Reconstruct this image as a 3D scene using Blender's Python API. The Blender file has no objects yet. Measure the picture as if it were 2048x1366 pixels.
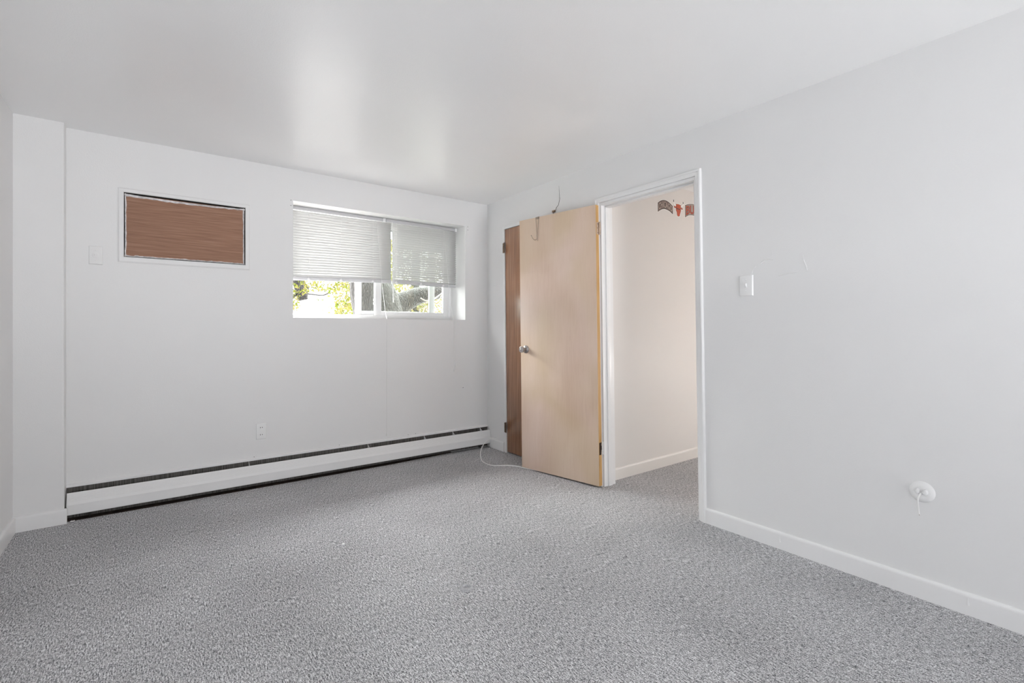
import bpy, bmesh, math, random
from mathutils import Vector, Matrix, noise
C = bpy.context.scene.collection
SC = bpy.context.scene
R = math.radians

# ------------------------------------------------------------------ camera, sky, light, exposure
F_PX, CY, YAW, EYE = 963.56, 656.7, 0.64031, 1.14014
cam_d = bpy.data.cameras.new('camera'); cam = bpy.data.objects.new('camera', cam_d); C.objects.link(cam)
cam.location = (0, 0, EYE); cam.rotation_euler = (math.pi/2, 0, -YAW)
cam_d.sensor_width = 36.0; cam_d.lens = F_PX/2048*36.0
cam_d.shift_y = -(683-CY)/2048; cam_d.clip_start = 0.02; cam_d.clip_end = 300
SC.camera = cam
SKY = 240.0
w = bpy.data.worlds.new('overcast_sky'); SC.world = w; w.use_nodes = True
bgn = w.node_tree.nodes['Background']; bgn.inputs[0].default_value = (0.985, 0.992, 1.0, 1)
# thin overcast: pale at the horizon, much brighter overhead; added glow below the horizon lifts the ceiling
HORIZON, BELOW, BEHIND = 1.3, 215.0, 132.0   # extra sky brightness added behind the house to feed the fill windows
_t = w.node_tree; _tc = _t.nodes.new('ShaderNodeTexCoord'); _sp = _t.nodes.new('ShaderNodeSeparateXYZ')
_t.links.new(_tc.outputs['Generated'], _sp.inputs[0])
def _m(op, a, b):
    n = _t.nodes.new('ShaderNodeMath'); n.operation = op
    for k, v in enumerate((a, b)):
        if isinstance(v, (int, float)): n.inputs[k].default_value = v
        else: _t.links.new(v, n.inputs[k])
    return n.outputs[0]
_up = _m('POWER', _m('MAXIMUM', _sp.outputs['Z'], 0.0), 1.7); _dn = _m('MAXIMUM', _m('MULTIPLY', _sp.outputs['Z'], -1.0), 0.0)
_t.links.new(_m('ADD', _m('ADD', _m('MULTIPLY', _up, SKY), _m('ADD', _m('MULTIPLY', _m('MAXIMUM', _m('SUBTRACT', _m('MULTIPLY', _sp.outputs['X'], .3), _m('MULTIPLY', _sp.outputs['Y'], .95)), 0.0), BEHIND), _m('MULTIPLY', _m('MINIMUM', _m('MULTIPLY', _dn, 6.0), 1.0), BELOW))), HORIZON), bgn.inputs[1])
SC.view_settings.view_transform = 'Standard'; SC.view_settings.look = 'None'
SC.view_settings.gamma = 1.0; SC.view_settings.use_curve_mapping = False
SC.view_settings.exposure = 0.06
SC.cycles.use_denoising = True
SC.cycles.max_bounces = 16; SC.cycles.diffuse_bounces = 10; SC.cycles.transparent_max_bounces = 24
SC.cycles.sample_clamp_indirect = 6.0
def portal(name, loc, rot, sx, sy):
    l = bpy.data.lights.new(name, 'AREA'); l.shape = 'RECTANGLE'; l.size = sx; l.size_y = sy
    l.cycles.is_portal = True
    o = bpy.data.objects.new(name, l); C.objects.link(o); o.location = loc; o.rotation_euler = rot
    return o

# ------------------------------------------------------------------ dimensions (metres)
XL, XR, YB, YP, XP, H = -0.6271, 2.6064, 3.9021, 3.8166, -0.4164, 2.34
YF = -3.4            # wall behind the camera
WT = 0.34            # thickness of the window wall
RT = 0.115           # thickness of the door wall
WX0, WX1, WZ0, WZ1 = 0.847, 2.358, 1.220, 2.104     # window opening
SL = 0.017           # how far the old door frames lean, per metre of height
FX0, FX1, FZ0, FZ1 = -1.60, -0.15, 0.05, 1.0        # fill window added in the near part of the door wall, out of the picture (along y)
GX0, GX1, GZ0, GZ1 = 0.2, 2.3, 0.05, 1.15          # fill window added in the wall behind the camera
HF = 0.25            # near wall of the hall
portal('window_portal', ((WX0+WX1)/2, YB+WT+.02, (WZ0+WZ1)/2), (-math.pi/2, 0, 0), WX1-WX0, WZ1-WZ0)
portal('side_fill_portal', (XR+RT+.02, (FX0+FX1)/2, (FZ0+FZ1)/2), (0, math.pi/2, 0), FZ1-FZ0, FX1-FX0)  # sampling portal of the added side fill window
portal('rear_fill_portal', ((GX0+GX1)/2, YF-.16, (GZ0+GZ1)/2), (math.pi/2, 0, 0), GX1-GX0, GZ1-GZ0)  # sampling portal of the added fill window behind the camera

# ------------------------------------------------------------------ materials
def new_mat(name):
    m = bpy.data.materials.new(name); m.use_nodes = True
    return m, m.node_tree, m.node_tree.nodes['Principled BSDF']
def N(t, typ, **kw):
    n = t.nodes.new(typ)
    for k, v in kw.items():
        if k.startswith('i_'): n.inputs[k[2:].replace('_', ' ')].default_value = v
        else: setattr(n, k, v)
    return n
def coords(t, scale=(1, 1, 1), rot=(0, 0, 0), kind='Object'):
    tc = N(t, 'ShaderNodeTexCoord'); mp = N(t, 'ShaderNodeMapping')
    mp.inputs['Scale'].default_value = scale; mp.inputs['Rotation'].default_value = rot
    t.links.new(tc.outputs[kind], mp.inputs['Vector'])
    return mp.outputs[0]
def ramp(t, src, stops):
    r = N(t, 'ShaderNodeValToRGB')
    while len(r.color_ramp.elements) < len(stops): r.color_ramp.elements.new(0.5)
    for e, (p, c) in zip(r.color_ramp.elements, stops):
        e.position = p; e.color = (*c, 1)
    t.links.new(src, r.inputs[0]); return r.outputs[0]
def bump(t, bsdf, src, strength, dist):
    b = N(t, 'ShaderNodeBump'); b.inputs['Strength'].default_value = strength; b.inputs['Distance'].default_value = dist
    t.links.new(src, b.inputs['Height']); t.links.new(b.outputs[0], bsdf.inputs['Normal'])
def plain(name, col, rough=.5, spec=.5, metal=0, var=0.0, vscale=30, bmp=0, bscale=200):
    m, t, b = new_mat(name)
    b.inputs['Base Color'].default_value = (*col, 1); b.inputs['Roughness'].default_value = rough
    b.inputs['Specular IOR Level'].default_value = spec; b.inputs['Metallic'].default_value = metal
    if var:
        n = N(t, 'ShaderNodeTexNoise'); n.inputs['Scale'].default_value = vscale; n.inputs['Detail'].default_value = 3
        t.links.new(coords(t), n.inputs['Vector'])
        lo = tuple(max(0, c*(1-var)) for c in col); hi = tuple(min(1, c*(1+var)) for c in col)
        t.links.new(ramp(t, n.outputs['Fac'], [(.3, lo), (.7, hi)]), b.inputs['Base Color'])
    if bmp:
        n = N(t, 'ShaderNodeTexNoise'); n.inputs['Scale'].default_value = bscale; n.inputs['Detail'].default_value = 2
        t.links.new(coords(t), n.inputs['Vector']); bump(t, b, n.outputs['Fac'], bmp, .002)
    return m
def wall_paint(name, col, rough, spec, bmp=.25):
    m, t, b = new_mat(name)
    v = coords(t)
    n1 = N(t, 'ShaderNodeTexNoise'); n1.inputs['Scale'].default_value = 1.3; n1.inputs['Detail'].default_value = 2
    n2 = N(t, 'ShaderNodeTexNoise'); n2.inputs['Scale'].default_value = 170; n2.inputs['Detail'].default_value = 2
    for n in (n1, n2): t.links.new(v, n.inputs['Vector'])
    t.links.new(ramp(t, n1.outputs['Fac'], [(.3, tuple(c*.985 for c in col)), (.7, col)]), b.inputs['Base Color'])
    b.inputs['Roughness'].default_value = rough; b.inputs['Specular IOR Level'].default_value = spec
    bump(t, b, n2.outputs['Fac'], bmp, .0015)
    return m
M_WALL = wall_paint('wall_paint', (.79, .79, .79), .42, .4)
M_CEIL = wall_paint('ceiling_paint', (.89, .89, .89), .30, .6)
M_HALL = wall_paint('hall_paint', (.77, .75, .728), .5, .3)
M_TRIM = plain('trim_paint', (.82, .82, .82), .32, .5, bmp=.12, bscale=60)
M_HTRIM = plain('hall_trim_paint', (.82, .80, .77), .35, .5)
M_VINYL = plain('white_vinyl', (.82, .82, .82), .35, .45)
M_RAIL = plain('blind_metal', (.55, .55, .56), .4, .45)
M_PLATE = plain('painted_plate', (.83, .83, .83), .35, .5)
M_DARK = plain('dark_slot', (.02, .02, .02), .7, .2)
M_GAP = plain('dark_gap', (.06, .058, .055), .8, .2, var=.5, vscale=60)  # near-black tone used in holes, cracks and the lined opening


def carpet():
    m, t, b = new_mat('grey_loop_carpet')
    v = coords(t)
    # flecked yarn: short streaks running in two directions, in patches
    def streak(rot, sx, sy):
        n = N(t, 'ShaderNodeTexNoise'); n.inputs['Scale'].default_value = 1; n.inputs['Detail'].default_value = 3
        n.inputs['Roughness'].default_value = .65
        t.links.new(coords(t, (sx, sy, 60), (0, 0, rot)), n.inputs['Vector']); return n.outputs['Fac']
    s1 = streak(0, 240, 40); s2 = streak(R(90), 210, 75); s3 = streak(R(10), 230, 230)
    patch = N(t, 'ShaderNodeTexNoise'); patch.inputs['Scale'].default_value = 14; t.links.new(v, patch.inputs['Vector'])
    pr = ramp(t, patch.outputs['Fac'], [(.42, (0, 0, 0)), (.58, (1, 1, 1))])
    mx = N(t, 'ShaderNodeMix', data_type='FLOAT')
    t.links.new(pr, mx.inputs[0]); t.links.new(s1, mx.inputs[2]); t.links.new(s2, mx.inputs[3])
    mx2 = N(t, 'ShaderNodeMix', data_type='FLOAT'); mx2.inputs[0].default_value = .5
    t.links.new(mx.outputs[0], mx2.inputs[2]); t.links.new(s3, mx2.inputs[3])
    col = ramp(t, mx2.outputs[0], [(.40, (.075, .075, .08)), (.47, (.30, .30, .312)), (.53, (.60, .60, .613)), (.60, (.97, .97, .98))])
    wear = N(t, 'ShaderNodeTexNoise'); wear.inputs['Scale'].default_value = 1.6; wear.inputs['Detail'].default_value = 3
    t.links.new(v, wear.inputs['Vector'])
    wr = ramp(t, wear.outputs['Fac'], [(.35, (.9, .9, .9)), (.65, (1.06, 1.06, 1.06))])
    mm = N(t, 'ShaderNodeMix', data_type='RGBA', blend_type='MULTIPLY'); mm.inputs[0].default_value = 1
    t.links.new(col, mm.inputs[6]); t.links.new(wr, mm.inputs[7])
    t.links.new(mm.outputs[2], b.inputs['Base Color'])
    b.inputs['Roughness'].default_value = .95; b.inputs['Specular IOR Level'].default_value = .1
    bump(t, b, mx2.outputs[0], .9, .006)
    return m
M_CARPET = carpet()
M_CRUSH = plain('crushed_carpet', (.44, .44, .45), .9, .1, var=.35, vscale=260)

def wood(name, stops, scale, rough, spec, wave=0.0, coat=0.0, detail=4, dist=1.5, amp=1.0, hue=0):
    m, t, b = new_mat(name)
    n = N(t, 'ShaderNodeTexNoise'); n.inputs['Scale'].default_value = 1; n.inputs['Detail'].default_value = detail
    n.inputs['Distortion'].default_value = dist
    t.links.new(coords(t, scale), n.inputs['Vector'])
    fac = n.outputs['Fac']
    if amp != 1.0:
        am = N(t, 'ShaderNodeMath', operation='MULTIPLY_ADD'); am.inputs[1].default_value = amp; am.inputs[2].default_value = .5-.5*amp
        t.links.new(fac, am.inputs[0]); fac = am.outputs[0]
    if wave:
        # big flowing rotary-cut figure
        n2 = N(t, 'ShaderNodeTexNoise'); n2.inputs['Scale'].default_value = 1; n2.inputs['Detail'].default_value = 1.5
        t.links.new(coords(t, (2.2, 2.2, 1.0)), n2.inputs['Vector'])
        mul = N(t, 'ShaderNodeMath', operation='MULTIPLY'); mul.inputs[1].default_value = 22
        t.links.new(n2.outputs['Fac'], mul.inputs[0])
        sn = N(t, 'ShaderNodeMath', operation='SINE'); t.links.new(mul.outputs[0], sn.inputs[0])
        ma = N(t, 'ShaderNodeMath', operation='MULTIPLY_ADD'); ma.inputs[1].default_value = wave
        t.links.new(sn.outputs[0], ma.inputs[0]); t.links.new(fac, ma.inputs[2]); fac = ma.outputs[0]
        n3 = N(t, 'ShaderNodeTexNoise'); n3.inputs['Scale'].default_value = 1.7
        t.links.new(coords(t, (1.2, 1.2, .8)), n3.inputs['Vector'])
        ma2 = N(t, 'ShaderNodeMath', operation='MULTIPLY_ADD'); ma2.inputs[1].default_value = .55
        t.links.new(n3.outputs['Fac'], ma2.inputs[0]); t.links.new(fac, ma2.inputs[2])
        sb = N(t, 'ShaderNodeMath', operation='SUBTRACT'); sb.inputs[1].default_value = .275
        t.links.new(ma2.outputs[0], sb.inputs[0]); fac = sb.outputs[0]
    cs = ramp(t, fac, stops)
    if hue:
        # broad honey and pinkish patches in the veneer
        nh = N(t, 'ShaderNodeTexNoise'); nh.inputs['Scale'].default_value = 1.9; nh.inputs['Detail'].default_value = 2; nh.inputs['Distortion'].default_value = .8
        t.links.new(coords(t, (1, 1, .7)), nh.inputs['Vector'])
        mh = N(t, 'ShaderNodeMix', data_type='RGBA', blend_type='MULTIPLY'); mh.inputs[0].default_value = 1
        t.links.new(cs, mh.inputs[6]); t.links.new(ramp(t, nh.outputs['Fac'], [(.35, (.93, .90, .80)), (.65, (1.03, 1.0, 1.02))]), mh.inputs[7]); cs = mh.outputs[2]
    t.links.new(cs, b.inputs['Base Color'])
    b.inputs['Roughness'].default_value = rough; b.inputs['Specular IOR Level'].default_value = spec
    b.inputs['Coat Weight'].default_value = coat; b.inputs['Coat Roughness'].default_value = .25
    bump(t, b, n.outputs['Fac'], .06, .001)
    return m
M_BIRCH = wood('birch_veneer', [(.2, (.56, .415, .32)), (.5, (.66, .525, .425)), (.8, (.72, .60, .505))], (60, 60, 4.0), .36, .42, wave=.07, amp=.3, hue=1)
M_PINE = wood('pine_edge', [(.3, (.42, .235, .075)), (.7, (.60, .37, .15))], (90, 90, 2.0), .5, .3)
M_WALNUT = wood('dark_stained_veneer', [(.3, (.17, .078, .04)), (.5, (.26, .128, .068)), (.7, (.35, .19, .108))], (55, 55, 1.5), .22, .5, coat=.1)
M_PLY = wood('bare_plywood', [(.3, (.245, .135, .09)), (.5, (.31, .175, .12)), (.7, (.365, .22, .155))], (5, 150, 150), .75, .2, detail=5, dist=.3)
M_NICKEL = plain('satin_nickel', (.46, .43, .42), .28, .5, metal=1)
M_BRASSY = plain('worn_hinge_metal', (.55, .43, .34), .45, .5, metal=.6, var=.15)
M_BRONZE = plain('dark_bronze', (.16, .11, .075), .45, .5, metal=.7, var=.3)
M_HOLE = plain('hinge_mortise', (.03, .017, .012), .8, .2)
M_WIRE = plain('hook_wire', (.33, .27, .22), .3, .5, metal=1)
M_CABLE = plain('white_cable', (.84, .84, .83), .35, .5)
M_CAULK = plain('old_caulk', (.72, .70, .71), .6, .3, var=.25, vscale=40)
M_FIN = None
def fins():
    m, t, b = new_mat('dusty_fins')
    wv = N(t, 'ShaderNodeTexNoise'); wv.inputs['Scale'].default_value = 1; wv.inputs['Detail'].default_value = 2
    t.links.new(coords(t, (320, 3, 4)), wv.inputs['Vector'])
    t.links.new(ramp(t, wv.outputs['Fac'], [(.35, (.05, .047, .043)), (.65, (.16, .15, .14))]), b.inputs['Base Color'])
    b.inputs['Roughness'].default_value = .6; b.inputs['Metallic'].default_value = .3
    return m
M_FIN = fins()
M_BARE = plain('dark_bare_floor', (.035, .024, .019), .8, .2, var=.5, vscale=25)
def slat_mat():
    m, t, b = new_mat('blind_slat')
    b.inputs['Base Color'].default_value = (.65, .65, .64, 1); b.inputs['Roughness'].default_value = .5
    tr = N(t, 'ShaderNodeBsdfTranslucent'); tr.inputs[0].default_value = (.86, .86, .83, 1)
    mx = N(t, 'ShaderNodeMixShader'); mx.inputs[0].default_value = .05
    t.links.new(b.outputs[0], mx.inputs[1]); t.links.new(tr.outputs[0], mx.inputs[2])
    t.links.new(mx.outputs[0], t.nodes['Material Output'].inputs[0])
    return m
M_SLAT = slat_mat()
def glass_mat(name, tint, pane_haze):
    m, t, b = new_mat(name)
    tp = N(t, 'ShaderNodeBsdfTransparent'); tp.inputs[0].default_value = (*tint, 1)
    gl = N(t, 'ShaderNodeBsdfGlossy'); gl.inputs['Roughness'].default_value = .02
    fr = N(t, 'ShaderNodeFresnel'); fr.inputs[0].default_value = 1.45
    m1 = N(t, 'ShaderNodeMixShader'); t.links.new(fr.outputs[0], m1.inputs[0]); t.links.new(tp.outputs[0], m1.inputs[1]); t.links.new(gl.outputs[0], m1.inputs[2])
    du = N(t, 'ShaderNodeBsdfTranslucent'); du.inputs[0].default_value = (.8, .85, .8, 1)
    m2 = N(t, 'ShaderNodeMixShader'); m2.inputs[0].default_value = pane_haze  # translucent share stands in for the pale haze over the panes
    t.links.new(m1.outputs[0], m2.inputs[1]); t.links.new(du.outputs[0], m2.inputs[2])
    t.links.new(m2.outputs[0], t.nodes['Material Output'].inputs[0])
    return m
M_GLASS = glass_mat('window_glass', (.955, .97, .955), .0003)
M_FILL_GLASS = glass_mat('side_fill_glass', (.34, .341, .344), .0)  # tint sets how much fill the added side window lets in
M_FILL_GLASS2 = glass_mat('rear_fill_glass', (.29, .291, .293), .0)  # tint sets the fill from the added window behind the camera
def bark():
    m, t, b = new_mat('tree_bark')
    n = N(t, 'ShaderNodeTexVoronoi', feature='DISTANCE_TO_EDGE'); n.inputs['Scale'].default_value = 1
    nz = N(t, 'ShaderNodeTexNoise'); nz.inputs['Scale'].default_value = 6; nz.inputs['Detail'].default_value = 4
    c = coords(t, (34, 34, 11))
    t.links.new(coords(t), nz.inputs['Vector'])
    ad = N(t, 'ShaderNodeMix', data_type='RGBA', blend_type='ADD'); ad.inputs[0].default_value = .9
    t.links.new(c, ad.inputs[6]); t.links.new(nz.outputs['Color'], ad.inputs[7])
    t.links.new(ad.outputs[2], n.inputs['Vector'])
    t.links.new(ramp(t, n.outputs['Distance'], [(.02, (.0006, .0005, .0004)), (.2, (.0024, .0022, .0017)), (.5, (.0062, .0058, .0046))]), b.inputs['Base Color'])
    b.inputs['Roughness'].default_value = .95; b.inputs['Specular IOR Level'].default_value = .1
    bump(t, b, n.outputs['Distance'], 1, .05)
    return m
M_BARK = bark()
M_TWIG = plain('pale_twig', (.018, .016, .0125), .8, .2)
def leaf_mat(name, cols):
    m, t, b = new_mat(name)
    n = N(t, 'ShaderNodeTexNoise'); n.inputs['Scale'].default_value = 7; n.inputs['Detail'].default_value = 2
    t.links.new(coords(t), n.inputs['Vector'])
    k = len(cols)
    rc = ramp(t, n.outputs['Fac'], [(.3+.4*i/(k-1), c) for i, c in enumerate(cols)])
    d = N(t, 'ShaderNodeBsdfDiffuse'); tr = N(t, 'ShaderNodeBsdfTranslucent')
    t.links.new(rc, d.inputs[0]); t.links.new(rc, tr.inputs[0])
    mx = N(t, 'ShaderNodeMixShader'); mx.inputs[0].default_value = .5
    t.links.new(d.outputs[0], mx.inputs[1]); t.links.new(tr.outputs[0], mx.inputs[2])
    t.links.new(mx.outputs[0], t.nodes['Material Output'].inputs[0])
    return m
M_LEAF = leaf_mat('yellow_green_leaves', [(.006, .010, .002), (.015, .018, .0018), (.024, .020, .009), (.008, .011, .0032)])
M_LEAF2 = leaf_mat('pale_leaves', [(.012, .0155, .005), (.018, .018, .0055), (.025, .020, .015), (.014, .018, .0065)])
M_BRICK = plain('outer_brick', (.30, .20, .16), .9, .1, var=.2, vscale=3)
M_GROUND = plain('pale_bounce_ground', (.52, .51, .49), .9, .1, var=.1, vscale=2)  # pale tone chosen so the unseen ground bounces daylight to the ceiling

# ------------------------------------------------------------------ mesh helpers
def tag(o, label=None, cat=None, group=None, kind=None):
    if label: o['label'] = label
    if cat: o['category'] = cat
    if group: o['group'] = group
    if kind: o['kind'] = kind
    return o
def empty(name, loc, label=None, cat=None, group=None, kind=None):
    o = bpy.data.objects.new(name, None); C.objects.link(o); o.location = loc; o.empty_display_size = .05
    return tag(o, label, cat, group, kind)
def build(name, bm, mat, parent=None, smooth=35):
    bmesh.ops.recalc_face_normals(bm, faces=bm.faces[:])
    me = bpy.data.meshes.new(name); bm.to_mesh(me); bm.free()
    for m in (mat if isinstance(mat, (list, tuple)) else [mat]): me.materials.append(m)
    if smooth:
        for p in me.polygons: p.use_smooth = True
        me.set_sharp_from_angle(angle=R(smooth))
    o = bpy.data.objects.new(name, me); C.objects.link(o)
    if parent:
        o.parent = parent; o.matrix_parent_inverse = Matrix.Translation(parent.location).inverted() if parent.parent is None else Matrix.Identity(4)
        if parent.parent is not None:
            # world-space geometry below a part: undo the whole chain
            mw = Matrix.Translation(parent.parent.location) if parent.parent.parent is None else Matrix.Identity(4)
            o.matrix_parent_inverse = (Matrix.Translation(parent.parent.location) @ parent.matrix_parent_inverse).inverted()
    return o
def hexa(bm, p, bevel=0, seg=2):
    """p: 8 corners, bottom ring then top ring"""
    v = [bm.verts.new(Vector(q)) for q in p]
    fs = [bm.faces.new([v[i] for i in f]) for f in ((3, 2, 1, 0), (4, 5, 6, 7), (0, 1, 5, 4), (1, 2, 6, 5), (2, 3, 7, 6), (3, 0, 4, 7))]
    if bevel:
        es = {e for f in fs for e in f.edges}
        bmesh.ops.bevel(bm, geom=list(es), offset=bevel, segments=seg, affect='EDGES', profile=.5)
def box(bm, x0, x1, y0, y1, z0, z1, bevel=0, seg=2):
    hexa(bm, [(x0, y0, z0), (x1, y0, z0), (x1, y1, z0), (x0, y1, z0), (x0, y0, z1), (x1, y0, z1), (x1, y1, z1), (x0, y1, z1)], bevel, seg)
def prism(bm, pts, axis, a, b):
    """closed 2-D profile extruded along an axis from a to b"""
    def mk(u, v, c):
        return {'x': (c, u, v), 'y': (u, c, v), 'z': (u, v, c)}[axis]
    A = [bm.verts.new(mk(u, v, a)) for u, v in pts]; B = [bm.verts.new(mk(u, v, b)) for u, v in pts]
    n = len(pts)
    for i in range(n): bm.faces.new([A[i], A[(i+1) % n], B[(i+1) % n], B[i]])
    bm.faces.new(A[::-1]); bm.faces.new(B)
def tube(bm, pts, r, n=8, caps=True):
    P = [Vector(p) for p in pts]; rr = r if isinstance(r, (list, tuple)) else [r]*len(P)
    rings = []; up = None
    for i, p in enumerate(P):
        d = (P[min(i+1, len(P)-1)]-P[max(i-1, 0)]).normalized()
        if up is None:
            up = Vector((0, 0, 1)) if abs(d.z) < .9 else Vector((1, 0, 0))
        a = d.cross(up).normalized(); up = a.cross(d).normalized()
        rings.append([bm.verts.new(p+(a*math.cos(2*math.pi*k/n)+up*math.sin(2*math.pi*k/n))*rr[i]) for k in range(n)])
    for A, B in zip(rings, rings[1:]):
        for k in range(n): bm.faces.new([A[k], A[(k+1) % n], B[(k+1) % n], B[k]])
    if caps:
        bm.faces.new(rings[0][::-1]); bm.faces.new(rings[-1])
def smooth_path(pts, sub=5):
    P = [Vector(p) for p in pts]; out = []
    for i in range(len(P)-1):
        p0, p1, p2, p3 = P[max(i-1, 0)], P[i], P[i+1], P[min(i+2, len(P)-1)]
        for k in range(sub):
            t = k/sub
            out.append(.5*((2*p1)+(p2-p0)*t+(2*p0-5*p1+4*p2-p3)*t*t+(-p0+3*p1-3*p2+p3)*t**3))
    out.append(P[-1]); return out
def lathe(bm, prof, org, axis, n=24):
    """prof: (distance along axis, radius)"""
    ax = Vector(axis).normalized(); u = ax.orthogonal().normalized(); v = ax.cross(u); o = Vector(org)
    rings = []
    for d, r in prof:
        rings.append([bm.verts.new(o+ax*d+(u*math.cos(2*math.pi*k/n)+v*math.sin(2*math.pi*k/n))*max(r, 1e-5)) for k in range(n)])
    for A, B in zip(rings, rings[1:]):
        for k in range(n): bm.faces.new([A[k], A[(k+1) % n], B[(k+1) % n], B[k]])
    bm.faces.new(rings[0][::-1]); bm.faces.new(rings[-1])
def grid_wall(us, zs, holes, place, t0, t1):
    """slab with rectangular holes; place(u, t, z) -> point"""
    bm = bmesh.new(); V = {}
    def v(i, j, t):
        k = (i, j, t)
        if k not in V: V[k] = bm.verts.new(place(us[i], (t0, t1)[t], zs[j]))
        return V[k]
    nu, nz = len(us)-1, len(zs)-1
    full = lambda i, j: 0 <= i < nu and 0 <= j < nz and not any(h[0] <= us[i] and us[i+1] <= h[1] and h[2] <= zs[j] and zs[j+1] <= h[3] for h in holes)
    for i in range(nu):
        for j in range(nz):
            if not full(i, j): continue
            for t in (0, 1): bm.faces.new([v(i, j, t), v(i+1, j, t), v(i+1, j+1, t), v(i, j+1, t)])
            if not full(i-1, j): bm.faces.new([v(i, j, 0), v(i, j+1, 0), v(i, j+1, 1), v(i, j, 1)])
            if not full(i+1, j): bm.faces.new([v(i+1, j, 0), v(i+1, j+1, 0), v(i+1, j+1, 1), v(i+1, j, 1)])
            if not full(i, j-1): bm.faces.new([v(i, j, 0), v(i+1, j, 0), v(i+1, j, 1), v(i, j, 1)])
            if not full(i, j+1): bm.faces.new([v(i, j+1, 0), v(i+1, j+1, 0), v(i+1, j+1, 1), v(i, j+1, 1)])
    return bm
def struct(name, bm, mat, label, cat, smooth=35):
    return tag(build(name, bm, mat, None, smooth), label, cat, kind='structure')

# ------------------------------------------------------------------ room shell
XE = 5.7             # far end of the hall
LSHAPE = [(XL-.15, YF-.15), (XR+RT, YF-.15), (XR+RT, HF-.12), (XE+.15, HF-.12), (XE+.15, YB+WT), (XL-.15, YB+WT)]
bm = bmesh.new(); prism(bm, LSHAPE, 'z', -.2, 0)
floor = struct('floor', bm, M_CARPET, 'grey flecked loop-pile carpet covering the whole floor', 'floor', 0)
# ring dent left in the carpet by a castor
bm = bmesh.new()
prof = [(.0, .001), (.012, .001), (.0145, .006), (.019, .0085), (.025, .0075), (.029, .004), (.032, .0003)]
cx, cy = 1.102, 1.812; rings = []
for r, z in prof: rings.append([bm.verts.new((cx+max(r, .0005)*math.cos(2*math.pi*k/32), cy+max(r, .0005)*math.sin(2*math.pi*k/32), z)) for k in range(32)])
for A, B in zip(rings, rings[1:]):
    for k in range(32): bm.faces.new([A[k], A[(k+1) % 32], B[(k+1) % 32], B[k]])
build('carpet_dent', bm, M_CRUSH, floor)
bm = bmesh.new(); prism(bm, LSHAPE, 'z', H, H+.2)
struct('ceiling', bm, M_CEIL, 'plain white satin-painted ceiling', 'ceiling', 0)

SX0, SX1, SZ0, SZ1 = -.148, .529, 1.592, 2.000       # hole of the old air-conditioner sleeve
bm = grid_wall([XL-.15, SX0, SX1, WX0, WX1, XE+.15], [0, WZ0, SZ0, SZ1, WZ1, H],
               [(SX0, SX1, SZ0, SZ1), (WX0, WX1, WZ0, WZ1)], lambda u, t, z: (u, t, z), YB, YB+WT)
wall_back = struct('wall_back', bm, M_WALL, 'white wall with the window and the boarded-up opening', 'wall', 0)
bm = bmesh.new()
for (x, z) in ((.832, 2.105), (.832, 2.065), (2.385, 2.10), (2.385, 2.07)):
    lathe(bm, [(0, .0028), (.002, .0028)], (x, YB+.0005, z), (0, -1, 0), 8)
for (x, z) in ((.585, .212), (1.19, .210), (1.78, .215), (1.85, .215)):
    lathe(bm, [(0, .0025), (.002, .0025)], (x, YB+.0005, z), (0, -1, 0), 8)
build('nail_hole', bm, M_GAP, wall_back)
bm = bmesh.new(); box(bm, XL-.15, XL, YF-.15, YB, 0, H)
struct('wall_left', bm, M_WALL, 'white wall at the left edge of the room', 'wall', 0)
bm = bmesh.new(); prism(bm, [(XL, YP), (XP-.007, YP), (XP-.002, YP+.002), (XP, YP+.007), (XP, YB), (XL, YB)], 'z', 0, H)
struct('wall_pillar', bm, M_WALL, 'shallow white pipe chase boxed out in the left corner', 'wall', 0)
# door wall, two openings; the frames lean a little
DY0, DY1, CYA, CYB = 1.635, 2.417, 2.945, 3.585
def lean(u, z): return u+(SL*(z-1.02) if DY0-.05 < u < CYB+.05 else 0)
bm = grid_wall([YF, FX0, FX1, DY0, DY1, CYA, CYB, YB], [0, FZ0, FZ1, 2.055, H], [(DY0, DY1, 0, 2.055), (CYA, CYB, 0, 2.055), (FX0, FX1, FZ0, FZ1)],
               lambda u, t, z: (t, lean(u, z), z), XR, XR+RT)
wall_right = struct('wall_right', bm, M_WALL, 'long white wall with the two doorways', 'wall', 0)
bm = grid_wall([XL-.15, GX0, GX1, XR+RT], [0, GZ0, GZ1, H], [(GX0, GX1, GZ0, GZ1)], lambda u, t, z: (u, t, z), YF-.15, YF)
struct('wall_front', bm, M_WALL, 'white wall behind the viewer', 'wall', 0)
bm = bmesh.new(); box(bm, XR+RT, XE, HF-.12, HF, 0, H)
struct('wall_hall_front', bm, M_HALL, 'near wall of the hall, out of the picture', 'wall', 0)
# hall beyond the doorway
HY = 2.447
bm = bmesh.new(); box(bm, XR+RT, XE, HY, HY+.12, 0, H)
wall_hall = struct('wall_hall', bm, M_HALL, 'warm white hall wall seen through the open doorway', 'wall', 0)
bm = bmesh.new(); box(bm, XE, XE+.15, HF-.12, YB, 0, H)
struct('wall_hall_end', bm, M_HALL, 'end wall of the hall', 'wall', 0)

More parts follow.
